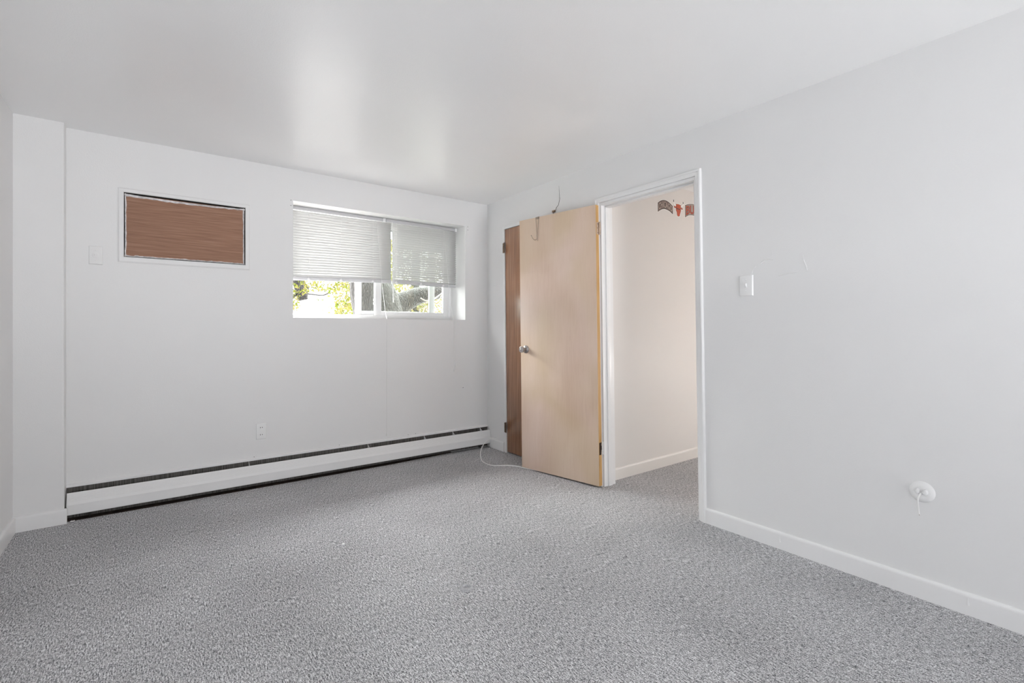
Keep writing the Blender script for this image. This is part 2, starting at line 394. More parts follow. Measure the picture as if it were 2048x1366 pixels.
# paint marks on the door wall: a crack over the closet corner, flaking patch, drips
bm = bmesh.new()
tube(bm, [(XR-.0002, y, z) for y, z in ((2.869, 2.28), (2.864, 2.215), (2.860, 2.174), (2.874, 2.129), (2.898, 2.114), (2.914, 2.088))], [.0006, .0013, .0018, .002, .002, .0012], 5)
tag(build('wall_crack', bm, M_GAP, wall_right), 'dark hairline crack above the closet frame')
bm = bmesh.new()
random.seed(3)
def flake(pts, wd):
    for (y0, z0), (y1, z1) in zip(pts, pts[1:]):
        hexa(bm, [(XR, y0, z0-wd), (XR, y1, z1-wd), (XR, y1, z1+wd), (XR, y0, z0+wd), (XR-.0016, y0, z0-wd*.4), (XR-.0016, y1, z1-wd*.4), (XR-.0016, y1, z1+wd*.4), (XR-.0016, y0, z0+wd*.4)])
flake([(1.062, 1.505), (1.058, 1.478), (1.048, 1.452), (1.043, 1.43)], .004)
flake([(1.318, 1.44), (1.312, 1.462), (1.298, 1.476)], .004)
flake([(1.27, 1.49), (1.25, 1.503), (1.225, 1.506), (1.205, 1.500)], .003)
flake([(1.215, 1.52), (1.213, 1.545)], .004)
flake([(1.18, 1.414), (1.13, 1.422), (1.09, 1.424)], .003)
build('paint_flake', bm, M_WALL, wall_right)

# ------------------------------------------------------------------ baseboards
BB = [(0, 0), (0, .088), (.004, .088), (.009, .0855), (.0125, .080), (.013, .072), (.013, 0)]   # (depth, height)
def base_x(name, x0, x1, yface, mat, label):
    bm = bmesh.new(); prism(bm, [(yface-d, z) for d, z in BB], 'x', x0, x1); return struct(name, bm, mat, label, 'baseboard')
def base_y(name, y0, y1, xface, sgn, mat, label):
    bm = bmesh.new(); prism(bm, [(xface+sgn*d, z) for d, z in BB], 'y', y0, y1); return struct(name, bm, mat, label, 'baseboard')
bb = base_y('baseboard_right', FX1+.03, 1.606, XR, -1, M_TRIM, 'long white baseboard along the wall right of the doorway')
bm = bmesh.new()
for y, z0, z1 in ((1.168, .038, .072), (.452, .042, .070)):
    tube(bm, [(XR-.0135, y, z1), (XR-.014, y, (z0+z1)/2), (XR-.014, y-.001, z0)], [.0015, .0014, .0032], 6)
build('paint_drip', bm, M_TRIM, bb)
base_y('baseboard_corner', 3.612, 3.834, XR, -1, M_TRIM, 'short piece of white baseboard between the heater and the closet frame')
base_y('baseboard_left', YF, YP-.013, XL, 1, M_TRIM, 'white baseboard along the wall at the left edge')
base_x('baseboard_pillar', XL, XP+.013, YP, M_TRIM, 'short white baseboard across the foot of the boxed-out corner')
base_x('baseboard_hall', XR+RT+.016, XE, HY, M_HTRIM, 'cream baseboard in the hall beyond the doorway')

# ------------------------------------------------------------------ door frames
CP = [(0, 0), (0, .009), (.003, .0115), (.020, .0125), (.024, .0165), (.028, .018), (.034, .0165), (.037, .012), (.038, 0)]   # (outward, proud of wall)
def casing(bm, yi0, yi1, zt, xface, sgn, prof=CP, zb=0):
    """mitred casing round an opening; yi0<yi1 inner edges at height 1.02, leaning with the wall"""
    rings = []
    for k in range(4):
        ring = []
        for u, d in prof:
            if k == 0: y, z = yi0-u, zb
            elif k == 1: y, z = yi0-u, zt+u
            elif k == 2: y, z = yi1+u, zt+u
            else: y, z = yi1+u, zb
            ring.append(bm.verts.new((xface+sgn*d, y+SL*(z-1.02), z)))
        rings.append(ring)
    n = len(prof)
    for A, B in zip(rings, rings[1:]):
        for i in range(n): bm.faces.new([A[i], A[(i+1) % n], B[(i+1) % n], B[i]])
    bm.faces.new(rings[0][::-1]); bm.faces.new(rings[-1])
def lbox(bm, x0, x1, y0, y1, z0, z1, bev=0):
    f = lambda y, z: y+SL*(z-1.02)
    hexa(bm, [(x0, f(y0, z0), z0), (x1, f(y0, z0), z0), (x1, f(y1, z0), z0), (x0, f(y1, z0), z0), (x0, f(y0, z1), z1), (x1, f(y0, z1), z1), (x1, f(y1, z1), z1), (x0, f(y1, z1), z1)], bev)
t1 = empty('trim_1', (XR, (DY0+DY1)/2, 0), 'white painted frame of the open doorway', 'door frame', kind='structure')
bm = bmesh.new(); casing(bm, DY0+.004, DY1-.012+.012, 2.051, XR, -1); build('casing', bm, M_TRIM, t1)
bm = bmesh.new(); casing(bm, DY0+.004, DY1, 2.051, XR+RT, 1); build('hall_casing', bm, M_HTRIM, t1)
bm = bmesh.new()
JT = .018
lbox(bm, XR-.001, XR+RT+.001, DY1-JT, DY1-.0005, 0, 2.05-JT); lbox(bm, XR-.001, XR+RT+.001, DY0+.0005, DY0+JT, 0, 2.05-JT)
lbox(bm, XR-.001, XR+RT+.001, DY0+.0005, DY1-.0005, 2.05-JT, 2.05)
build('jamb', bm, M_TRIM, t1)
bm = bmesh.new()
lbox(bm, XR+.036, XR+.075, DY1-JT-.011, DY1-JT, 0, 2.05-JT, .002); lbox(bm, XR+.036, XR+.075, DY0+JT, DY0+JT+.011, 0, 2.05-JT, .002)
lbox(bm, XR+.036, XR+.075, DY0+JT, DY1-JT, 2.05-JT-.011, 2.05-JT, .002)
build('door_stop', bm, M_TRIM, t1)
t2 = empty('trim_2', (XR, (CYA+CYB)/2, 0), 'thin white frame round the dark closet door', 'door frame', kind='structure')
bm = bmesh.new(); casing(bm, CYA, CYB, 2.053, XR, -1, [(0, 0), (0, .008), (.003, .0105), (.026, .011), (.031, .009), (.033, 0)]); build('casing', bm, M_TRIM, t2)
bm = bmesh.new(); box(bm, XR-.016, XR-.004, 2.905, 2.936, 2.079, 2.094, .001); build('chipped_corner', bm, M_BRONZE, t2)

# ------------------------------------------------------------------ closet door (dark, shut)
d2 = empty('door_2', (XR, CYB, 0), 'dark brown closet door, shut, mostly hidden behind the open door', 'door', kind='structure')
bm = bmesh.new(); lbox(bm, XR-.004, XR+.031, CYA+.004, CYB-.004, .012, 2.049, .001); build('door_panel', bm, M_WALNUT, d2)
def knuckle(parent, x, y, z0, z1, mat, r=.0055):
    bm = bmesh.new(); k = (z1-z0)/5
    for i in range(5): lathe(bm, [(0, r*.9), (.001, r), (k-.0012, r), (k-.0002, r*.9)], (x, y, z0+i*k), (0, 0, 1), 12)
    lathe(bm, [(0, r*.6), (.003, r*.9), (.006, r*.4)], (x, y, z1), (0, 0, 1), 12)
    return bm
for z0, z1 in ((1.835, 1.925), (.185, .275)):
    y = CYB+.012+SL*(z0-1.0)
    bm = knuckle(d2, XR-.0165, y-.014, z0, z1, M_BRONZE)
    box(bm, XR-.014, XR-.0118, y-.012, y+.014, z0, z1)
    build('hinge', bm, M_BRONZE, d2)

# ------------------------------------------------------------------ open door leaf
HB = Vector((2.5479, 2.3984, 0)); LA = .1761; LW = .7393; LTH = .040
dv = Vector((-math.sin(LA), math.cos(LA), -.0079)); nv = Vector((math.cos(LA), math.sin(LA), 0))   # along leaf, towards wall
lv = Vector((.0021, .0202, 1))
def leaf(a, d, z): return HB+dv*a+nv*d+Vector((lv.x*(z-1), lv.y*(z-1), z))
d1 = empty('door_1', (2.548, 2.398, 0), 'pale birch veneer door swung wide open against the wall', 'door', kind='structure')
def lpiece(bm, a0, a1, d0, d1_, z0, z1, bev=0):
    hexa(bm, [leaf(a0, d0, z0), leaf(a1, d0, z0), leaf(a1, d1_, z0), leaf(a0, d1_, z0), leaf(a0, d0, z1), leaf(a1, d0, z1), leaf(a1, d1_, z1), leaf(a0, d1_, z1)], bev)
ZB, ZT = .014, 2.03
bm = bmesh.new(); lpiece(bm, .0006, LW-.0006, 0, LTH, ZB, ZT, .0006)
panel = build('door_panel', bm, M_BIRCH, d1)
bm = bmesh.new(); lpiece(bm, -.0012, .0008, .003, LTH-.003, ZB, ZT); lpiece(bm, LW-.0008, LW+.0006, .003, LTH-.003, ZB, ZT)
tag(build('door_edge', bm, M_PINE, d1), 'yellow solid wood edge of the open door')
# hinges on the near edge
for z0, z1, plate, bent in ((1.818, 1.905, M_BRASSY, 0), (.235, .322, M_HOLE, 1)):
    bm = bmesh.new()
    lpiece(bm, -.0028, -.0008, .007, .034, z0, z1, .0004)
    hg = build('hinge', bm, plate, d1)
    tag(hg, 'pinkish metal hinge plate with dark screw holes' if not bent else 'dark lower hinge mortise with a bent plate')
    if bent:
        bm = bmesh.new()
        hexa(bm, [leaf(-.004, .024, z0), leaf(-.003, .030, z0), leaf(-.005, .033, z0), leaf(-.006, .026, z0), leaf(-.004, .026, z0+.035), leaf(-.003, .0285, z0+.035), leaf(-.005, .030, z0+.035), leaf(-.006, .027, z0+.035)])
        hexa(bm, [leaf(-.004, .026, z1-.022), leaf(-.003, .028, z1-.022), leaf(-.005, .03, z1-.022), leaf(-.006, .028, z1-.022), leaf(-.004, .03, z1), leaf(-.003, .036, z1), leaf(-.005, .037, z1), leaf(-.006, .031, z1)])
        build('hinge_tab', bm, M_BRASSY, hg)
    else:
        for zz, dd in ((z0+.012, .022), (z0+.045, .016), (z1-.012, .022)):
            bm = bmesh.new(); lathe(bm, [(0, .003), (.0009, .003)], leaf(-.0028, dd, zz), -dv, 10)
            build('screw', bm, M_DARK, hg)
    kp = leaf(-.006, .040, z0)
    bm = knuckle(None, kp.x, kp.y, z0, z1, M_PLATE, .0062)
    tag(build('hinge_knuckle', bm, M_PLATE if bent else M_BRASSY, hg), 'paint-splashed hinge barrel')
# knob set
kc = leaf(LW-.056, 0, .975); kd = -nv
bm = bmesh.new()
lathe(bm, [(0, .032), (.003, .032), (.006, .029), (.010, .021), (.013, .0135), (.020, .0125), (.024, .0135), (.030, .020), (.037, .0245), (.050, .0255), (.056, .0245), (.0585, .021), (.0585, .013)], kc, kd, 32)
kn = build('door_knob', bm, M_NICKEL, d1)
bm = bmesh.new(); lathe(bm, [(0, .0125), (.0012, .012), (.003, .0095), (.003, .006), (.0045, .006), (.0055, .004)], kc+kd*.0583, kd, 24)
build('lock_button', bm, M_NICKEL, kn)
# over-the-door hook
hk = empty('over_door_hook', leaf(.562, -.002, 2.03), 'bent wire hook hanging over the top edge of the open door', 'hook')
ah = .545
bm = bmesh.new(); lpiece(bm, ah-.018, ah+.018, -.0022, LTH+.002, ZT+.0003, ZT+.0018, .0004)
lpiece(bm, ah-.018, ah+.018, -.0022, -.0007, ZT-.016, ZT+.0018, .0004)
build('bracket', bm, M_WIRE, hk)
bm = bmesh.new()
for s in (-1, 1):
    tube(bm, smooth_path([leaf(ah+s*.014, -.003, 2.026), leaf(ah+s*.0125, -.0035, 2.0), leaf(ah+s*.006, -.004, 1.91), leaf(ah+s*.0015, -.005, 1.862), leaf(ah, -.005, 1.84)], 4), .0015, 6)
build('wire_strap', bm, M_WIRE, hk)
bm = bmesh.new()
hp = smooth_path([leaf(ah, -.004, 1.868), leaf(ah, -.008, 1.857), leaf(ah+.001, -.022, 1.846), leaf(ah+.002, -.040, 1.845), leaf(ah+.003, -.058, 1.855), leaf(ah+.003, -.072, 1.871)], 5)
tube(bm, hp, .002, 8); lathe(bm, [(0, .002), (.001, .0035), (.005, .0035), (.006, .002)], hp[-1], hp[-1]-hp[-2], 10)
build('hook_arm', bm, M_WIRE, hk)

# ------------------------------------------------------------------ window and its blinds
wn = empty('window_1', ((WX0+WX1)/2, YB+.3, WZ0), 'white vinyl sliding window, its left half slid open', 'window', kind='structure')
y0, y1 = YB+.262, YB+.338
bm = bmesh.new()
def ring(bm, x0, x1, z0, z1, ya, yb, l, r, b, t, bev=.0025):
    box(bm, x0, x0+l, ya, yb, z0, z1, bev); box(bm, x1-r, x1, ya, yb, z0, z1, bev)
    box(bm, x0+l, x1-r, ya, yb, z0, z0+b, bev); box(bm, x0+l, x1-r, ya, yb, z1-t, z1, bev)
ring(bm, WX0+.001, WX1-.001, WZ0+.001, WZ1-.001, y0, y1, .030, .026, .034, .030)
box(bm, WX0+.031, WX1-.027, y0+.034, y0+.040, WZ0+.034, WZ0+.040)
build('window_frame', bm, M_VINYL, wn)
bm = bmesh.new(); ring(bm, 1.583, WX1-.026, WZ0+.030, WZ1-.030, YB+.268, YB+.294, .062, .062, .040, .045)
box(bm, 1.583, 1.601, YB+.258, YB+.268, WZ0+.038, WZ1-.030, .002)
fx = build('fixed_sash', bm, M_VINYL, wn)
bm = bmesh.new(); box(bm, 1.644, WX1-.087, YB+.279, YB+.283, WZ0+.069, WZ1-.074); build('glass_pane', bm, M_GLASS, fx, 0)
bm = bmesh.new(); box(bm, 1.574, 1.5832, YB+.262, YB+.276, 1.352, 1.405, .003); box(bm, 1.568, 1.5745, YB+.256, YB+.270, 1.385, 1.402, .002); box(bm, 1.568, 1.5745, YB+.256, YB+.270, 1.352, 1.366, .002)
build('sash_latch', bm, M_VINYL, fx)
bm = bmesh.new(); ring(bm, 1.424, 2.196, WZ0+.036, WZ1-.032, YB+.304, YB+.330, .054, .055, .040, .045)
sl = build('sliding_sash', bm, M_VINYL, wn)
bm = bmesh.new(); box(bm, 1.477, 2.142, YB+.315, YB+.319, WZ0+.075, WZ1-.076); build('glass_pane', bm, M_GLASS, sl, 0)
# unseen low window added to the door wall for fill light
wn2 = empty('fill_window_2', (XR+.06, (FX0+FX1)/2, FZ0), 'unseen low window added in the near part of the door wall for fill light', 'window', kind='structure')
bm = bmesh.new(); wx0, wx1 = XR+.04, XR+.10
box(bm, wx0, wx1, FX0+.001, FX0+.05, FZ0+.001, FZ1-.001); box(bm, wx0, wx1, FX1-.05, FX1-.001, FZ0+.001, FZ1-.001)
box(bm, wx0, wx1, FX0+.05, FX1-.05, FZ0+.001, FZ0+.05); box(bm, wx0, wx1, FX0+.05, FX1-.05, FZ1-.05, FZ1-.001)
build('window_frame', bm, M_VINYL, wn2)
bm = bmesh.new(); box(bm, XR+.068, XR+.073, FX0+.045, FX1-.045, FZ0+.045, FZ1-.045); build('glass_pane', bm, M_FILL_GLASS, wn2, 0)

wn3 = empty('fill_window_3', ((GX0+GX1)/2, YF-.1, GZ0), 'unseen low window added behind the viewer for fill light', 'window', kind='structure')  # second added window, sends fill light in from behind
bm = bmesh.new(); ring(bm, GX0+.001, GX1-.001, GZ0+.001, GZ1-.001, YF-.12, YF-.06, .05, .05, .05, .05); build('window_frame', bm, M_VINYL, wn3)
bm = bmesh.new(); box(bm, GX0+.045, GX1-.045, YF-.092, YF-.088, GZ0+.045, GZ1-.045); build('glass_pane', bm, M_FILL_GLASS2, wn3, 0)

def blind(name, xh0, xh1, xs0, xs1, ztop, zbot0, zbot1, tilt, clips, label):
    """headrail xh0-xh1, slats xs0-xs1; bottom rail sags from zbot0 (left) to zbot1 (right)"""
    yb = YB+.155
    root = empty(name, ((xh0+xh1)/2, yb, ztop), label, 'blind')
    bm = bmesh.new(); box(bm, xh0, xh1, yb-.0125, yb+.0125, ztop-.028, ztop, .002); box(bm, xh0, xh1, yb-.0145, yb-.0125, ztop-.0045, ztop-.001)
    hr = build('headrail', bm, M_RAIL, root)
    bm = bmesh.new(); box(bm, xh1-.013, xh1+.010, yb-.0165, yb+.0135, ztop-.0315, ztop+.001, .002); build('end_bracket', bm, M_VINYL, root)
    # slats
    n = int(round((ztop-.028-(zbot0+zbot1)/2)/.0213)); bm = bmesh.new(); rnd = random.Random(len(name)+int(xs0*10))
    z0 = ztop-.043
    for i in range(n):
        f = i/(n-1); tl = R(tilt+rnd.uniform(-1.6, 1.6)); up, dn = [], []
        zl = z0+(zbot0+.021-z0)*f; zr = z0+(zbot1+.021-z0)*f
        if i > n-3: tl = R(tilt-3)
        xseg = [xs0+(xs1-xs0)*k/8 for k in range(9)]
        prof = []
        for k in range(5):
            s = (k/4-.5)*.0250; cr = .0016*(1-(2*k/4-1)**2)
            # room-side edge high, outer edge low: the undersides face the room
            prof.append((s*math.cos(tl)+cr*math.sin(tl), -s*math.sin(tl)+cr*math.cos(tl)))
        rows = []
        for j, x in enumerate(xseg):
            sag = -.0012*math.sin(math.pi*((j*3/8) % 1.0))
            zz = zl+(zr-zl)*j/8+sag
            rows.append([bm.verts.new((x, yb+dy, zz+dz)) for dy, dz in prof])
        for A, B in zip(rows, rows[1:]):
            for k in range(4): bm.faces.new([A[k], A[k+1], B[k+1], B[k]])
    so = build('slats', bm, M_SLAT, root, 60)
    sol = so.modifiers.new('thickness', 'SOLIDIFY'); sol.thickness = .0003
    # ladder strings
    for x in clips:
        zl_ = zbot0+(zbot1-zbot0)*(x-xs0)/(xs1-xs0)+.004
        bm = bmesh.new(); tube(bm, [(x, yb-.0135, zl_), (x, yb-.0135, ztop-.029), (x, yb+.0135, ztop-.029), (x, yb+.0135, zl_)], .0006, 5)
        build('ladder_string', bm, M_CABLE, root)
    # bottom rail
    bm = bmesh.new()
    def zr_(x): return zbot0+(zbot1-zbot0)*(x-xs0)/(xs1-xs0)
    ta = R(66); wv = (math.cos(ta), -math.sin(ta)); nu = (-math.sin(ta), -math.cos(ta))     # across the rail (out and down), its underside (into the room)
    prof = [(wv[0]*a+nu[0]*n, wv[1]*a+nu[1]*n) for a, n in ((-.0165, -.003), (-.0165, .001), (-.013, .0045), (-.004, .0055), (.004, .0055), (.013, .0045), (.0165, .001), (.0165, -.003), (.010, -.005), (-.010, -.005))]
    A = [bm.verts.new((xs0, yb+d, zbot0+z)) for d, z in prof]; B = [bm.verts.new((xs1, yb+d, zbot1+z)) for d, z in prof]
    for i in range(10): bm.faces.new([A[i], A[(i+1) % 10], B[(i+1) % 10], B[i]])
    bm.faces.new(A[::-1]); bm.faces.new(B)
    br = build('bottom_rail', bm, M_RAIL, root)
    for x in clips:
        zc = zr_(x); bm = bmesh.new()
        o_ = Vector((x, yb+nu[0]*.0053, zc+nu[1]*.0053)); ax = Vector((0, nu[0], nu[1]))
        lathe(bm, [(-.001, .009), (.002, .009), (.0035, .006)], o_, ax, 14)
        tube(bm, [o_+ax*.002+Vector((-.013, 0, 0)), o_+ax*.002+Vector((.013, 0, 0))], .0022, 6)
        build('rail_button', bm, M_VINYL, br)
    return root, yb
ZH = WZ1-.003
lb, yb = blind('window_blind', WX0+.002, 1.625, WX0+.004, 1.688, ZH, 1.533, 1.553, 59, (.995, 1.25, 1.52), 'left white mini blind, the wider one, lowered over two thirds of the window')
rb, yb = blind('window_blind', 1.640, WX1-.016, 1.698, WX1-.014, ZH, 1.552, 1.544, 42.8, (1.735, 1.975, 2.205), 'right white mini blind, the narrower one, with the wand at its left end')
yc = yb-.021
bm = bmesh.new(); tube(bm, [(1.692, yc, ZH-.034), (1.6925, yc-.001, 2.0), (1.700, yc-.004, 1.368)], [.0022, .0032, .0034], 6)
tube(bm, [(1.692, yb-.012, ZH-.022), (1.692, yc, ZH-.028), (1.692, yc, ZH-.036)], .0014, 6)
build('tilt_wand', bm, M_VINYL, rb)
bm = bmesh.new()
tube(bm, smooth_path([(1.553, yb-.016, 2.069), (1.575, yb-.019, 1.80), (1.597, yb-.022, 1.53), (1.597, YB+.06, 1.29), (1.588, YB+.004, 1.224), (1.585, YB-.006, 1.195), (1.585, YB-.006, .9), (1.584, YB-.006, .5), (1.583, YB-.006, .262)], 4), .0011, 6)
lcord = build('lift_cord', bm, M_CABLE, lb)
def tassel(bm, x, y, z): lathe(bm, [(0, .002), (.004, .0035), (.022, .006), (.027, .0062), (.030, .004)], (x, y, z), (0, 0, -1), 12)
bm = bmesh.new(); tassel(bm, 1.583, YB-.0085, .264); build('cord_tassel', bm, M_CABLE, lcord)
bm = bmesh.new(); tube(bm, [(1.585, YB-.006, .995), (1.585, YB-.006, .985)], .003, 8); build('cord_knot', bm, M_CABLE, lcord)
bm = bmesh.new()
tube(bm, smooth_path([(2.209, yb-.016, 2.062), (2.23, yb-.019, 1.8), (2.257, yb-.022, 1.529), (2.252, YB+.08, 1.35), (2.235, YB+.004, 1.226), (2.233, YB-.006, 1.195), (2.235, YB-.006, 1.05), (2.236, YB-.006, .955)], 4), .0011, 6)
tube(bm, [(2.236, YB-.006, .955), (2.234, YB-.006, .88), (2.2345, YB-.006, .768)], .0008, 6)
tube(bm, [(2.236, YB-.006, .955), (2.248, YB-.006, .92), (2.249, YB-.006, .815)], .0008, 6)
rcord = build('lift_cord', bm, M_CABLE, rb)
for x, z in ((2.2345, .770), (2.249, .817)):
    bm = bmesh.new(); tassel(bm, x, YB-.0085, z); build('cord_tassel', bm, M_CABLE, rcord)
bm = bmesh.new()
for z, y in ((1.372, YB+.094), (1.352, YB+.083)): lathe(bm, [(0, .002), (.003, .0032), (.007, .002)], (2.2535, y, z), (0, 0, -1), 8)
build('cord_knot', bm, M_CABLE, rcord)

# ------------------------------------------------------------------ boarded-up air-conditioner opening
ac = empty('boarded_wall_opening', ((SX0+SX1)/2, YB, SZ0), 'brown plywood panel closing a framed opening high on the wall left of the window', 'panel')
bm = bmesh.new()
W_ = .029
P = [(0, 0), (0, -.006), (.004, -.008), (.022, -.0085), (W_, -.004), (W_, 0)]
rings = []
for sx, sz, x, z in ((-1, -1, SX0, SZ0), (1, -1, SX1, SZ0), (1, 1, SX1, SZ1), (-1, 1, SX0, SZ1)):
    kz = 1.25 if sz < 0 else .9
    rings.append([bm.verts.new((x+sx*u, YB+d, z+sz*u*kz)) for u, d in P])
for i in range(4):
    A, B = rings[i], rings[(i+1) % 4]
    for k in range(len(P)-1): bm.faces.new([A[k], A[k+1], B[k+1], B[k]])
tr = build('panel_trim', bm, M_WALL, ac, 20)
bm = bmesh.new(); box(bm, SX0+.0003, SX1-.0003, YB+.045, YB+.055, SZ0+.0003, SZ1-.0003)
for a in ((SX0+.0003, SX0+.0016, SZ0, SZ1), (SX1-.0016, SX1-.0003, SZ0, SZ1), (SX0, SX1, SZ0+.0003, SZ0+.0016), (SX0, SX1, SZ1-.0016, SZ1-.0003)):
    box(bm, a[0], a[1], YB+.001, YB+.046, a[2], a[3])
build('sleeve_lining', bm, M_GAP, ac)
bm = bmesh.new(); box(bm, SX0+.006, SX1-.006, YB+.012, YB+.024, SZ0+.005, SZ1-.008, .001); build('plywood_panel', bm, M_PLY, ac)
# ragged caulk round the plywood edge
bm = bmesh.new(); random.seed(8)
def caulk(p0, p1, inward, wd0, wd1, amp, n, gap0=.004, gapm=.004):
    rows = []
    for i in range(n+1):
        t = i/n; c = Vector(p0).lerp(Vector(p1), t); nz = noise.noise(Vector((c.x*22, c.z*22, 3.1)))+.5*noise.noise(Vector((c.x*70, c.z*70, 1.7)))
        wd = wd0+(wd1-wd0)*t+amp*nz; g = gap0+gapm*math.sin(math.pi*t)+.0012*noise.noise(Vector((c.x*30, c.z*30, 9)))
        iv = Vector(inward); r = []
        for f, d in ((0, .014), (.08, .007), (.35, .0045), (.75, .007), (1, .0125)):
            q = c+iv*(g+max(.002, wd)*f); r.append(bm.verts.new((q.x, YB+d, q.z)))
        rows.append(r)
    for A, B in zip(rows, rows[1:]):
        for k in range(4): bm.faces.new([A[k], A[k+1], B[k+1], B[k]])
caulk((SX0+.002, 0, SZ1-.002), (SX1-.002, 0, SZ1-.002), (0, 0, -1), .016, .011, .006, 60, .003, .008)
caulk((SX0+.002, 0, SZ0+.002), (SX1-.002, 0, SZ0+.002), (0, 0, 1), .009, .009, .006, 60, .002, .001)
caulk((SX0, 0, SZ0+.004), (SX0, 0, SZ1-.004), (1, 0, 0), .009, .009, .003, 40, .003, .001)
caulk((SX1, 0, SZ0+.004), (SX1, 0, SZ1-.004), (-1, 0, 0), .009, .010, .003, 40, .004, .001)
build('caulk_bead', bm, M_CAULK, ac, 60)

# ------------------------------------------------------------------ electrical plates
def plate_back(name, x0, x1, z0, z1, label, cat, mat=M_PLATE):
    r = empty(name, ((x0+x1)/2, YB, (z0+z1)/2), label, cat)
    bm = bmesh.new(); prof = .0055
    hexa(bm, [(x0, YB, z0), (x1, YB, z0), (x1, YB, z1), (x0, YB, z1), (x0+.004, YB-prof, z0+.004), (x1-.004, YB-prof, z0+.004), (x1-.004, YB-prof, z1-.004), (x0+.004, YB-prof, z1-.004)], .0008)
    build('wall_plate', bm, mat, r); return r
op = plate_back('electrical_outlet', .5965, .6650, .334, .450, 'white duplex outlet low on the wall above the heater', 'outlet')
for zc in (.418, .366):
    bm = bmesh.new()
    lathe(bm, [(-.003, .0165), (.0015, .0165), (.0022, .0155)], (.631, YB-.0055, zc), (0, -1, 0), 28)
    for v in bm.verts:
        v.co.z = zc+max(-.0135, min(.0135, v.co.z-zc))
    sk = build('socket', bm, M_PLATE, op)
    bm = bmesh.new()
    for dx, hh in ((-.0065, .0042), (.0065, .0036)): box(bm, .631+dx-.0017, .631+dx+.0017, YB-.0082, YB-.0070, zc+.002-hh, zc+.002+hh)
    build('slot', bm, M_DARK, sk)
bm = bmesh.new(); lathe(bm, [(0, .003), (.0012, .0028), (.0016, .002)], (.631, YB-.0055, .392), (0, -1, 0), 12); build('screw', bm, M_PLATE, op)
op2 = plate_back('electrical_outlet', -.3155, -.2480, 1.532, 1.646, 'painted-over single round outlet high on the wall beside the plywood panel', 'outlet', M_WALL)
bm = bmesh.new(); lathe(bm, [(-.003, .018), (.0012, .018), (.002, .0165)], (-.282, YB-.0055, 1.589), (0, -1, 0), 28); sk = build('socket', bm, M_WALL, op2)
bm = bmesh.new()
for dx, dz, rr in ((-.0055, .002, .002), (.0055, .001, .002), (0, -.008, .002)): box(bm, -.282+dx-.0014, -.282+dx+.0014, YB-.0078, YB-.0070, 1.589+dz-.004, 1.589+dz+.004)
build('slot', bm, M_CAULK, sk)
for z in (1.621, 1.557):
    bm = bmesh.new(); lathe(bm, [(0, .003), (.0012, .0028), (.0016, .002)], (-.282, YB-.0055, z), (0, -1, 0), 12); build('screw', bm, M_WALL, op2)
# light switch
ls = empty('light_switch', (XR, 1.348, 1.374), 'white toggle light switch on the wall right of the open doorway', 'light switch')
ya, yb2, za, zb = 1.3105, 1.3865, 1.317, 1.431
bm = bmesh.new(); hexa(bm, [(XR, ya, za), (XR, yb2, za), (XR, yb2, zb), (XR, ya, zb), (XR-.0065, ya+.005, za+.004), (XR-.0065, yb2-.005, za+.004), (XR-.0065, yb2-.005, zb-.004), (XR-.0065, ya+.005, zb-.004)], .0009)
build('wall_plate', bm, M_PLATE, ls)
bm = bmesh.new(); hexa(bm, [(XR-.006, 1.3435, 1.362), (XR-.006, 1.3535, 1.362), (XR-.006, 1.3535, 1.386), (XR-.006, 1.3435, 1.386), (XR-.019, 1.3448, 1.376), (XR-.019, 1.3522, 1.376), (XR-.017, 1.3522, 1.3855), (XR-.017, 1.3448, 1.3855)], .001); build('toggle', bm, M_PLATE, ls)
for z in (1.404, 1.344):
    bm = bmesh.new(); lathe(bm, [(0, .0036), (.001, .0036), (.0018, .0024)], (XR-.0065, 1.3485, z), (-1, 0, 0), 12); build('screw', bm, M_PLATE, ls)
bm = bmesh.new(); tube(bm, [(XR-.0066, 1.367, 1.414), (XR-.0068, 1.367, 1.405), (XR-.0066, 1.367, 1.400)], [.0008, .0014, .0026], 6); build('paint_drip', bm, M_PLATE, ls)
# round cable plate with a cut coax stub
cp = empty('cable_plate', (XR, .597, .45), 'round white wall plate with a cut white cable hanging from it', 'cable plate')
bm = bmesh.new(); lathe(bm, [(0, .0435), (.002, .0435), (.006, .040), (.010, .032), (.0115, .024), (.0115, .008)], (XR, .597, .450), (-1, 0, 0), 40); build('wall_plate', bm, M_PLATE, cp)
for s in (-1, 1):
    bm = bmesh.new()
    lathe(bm, [(0, .0105), (.006, .0095), (.012, .0075), (.014, .004)], (XR-.011, .597-s*.0125, .453), (-1, 0, 0), 16)
    for v in bm.verts: v.co.z = .453+(v.co.z-.453)*1.25
    build('cable_clip', bm, M_PLATE, cp)
for s in (-1, 1):
    bm = bmesh.new(); lathe(bm, [(0, .003), (.0015, .0026)], (XR-.0105, .597+s*.029, .451), (-1, 0, 0), 10); build('screw', bm, M_PLATE, cp)
bm = bmesh.new(); tube(bm, smooth_path([(XR-.008, .597, .448), (XR-.022, .598, .444), (XR-.031, .602, .431), (XR-.032, .604, .415), (XR-.030, .603, .385), (XR-.027, .601, .360)], 5), .003, 8)
cb = build('cable', bm, M_CABLE, cp)
bm = bmesh.new(); tube(bm, [(XR-.027, .601, .360), (XR-.0265, .600, .355)], .0008, 6); build('wire_end', bm, M_BRONZE, cb)
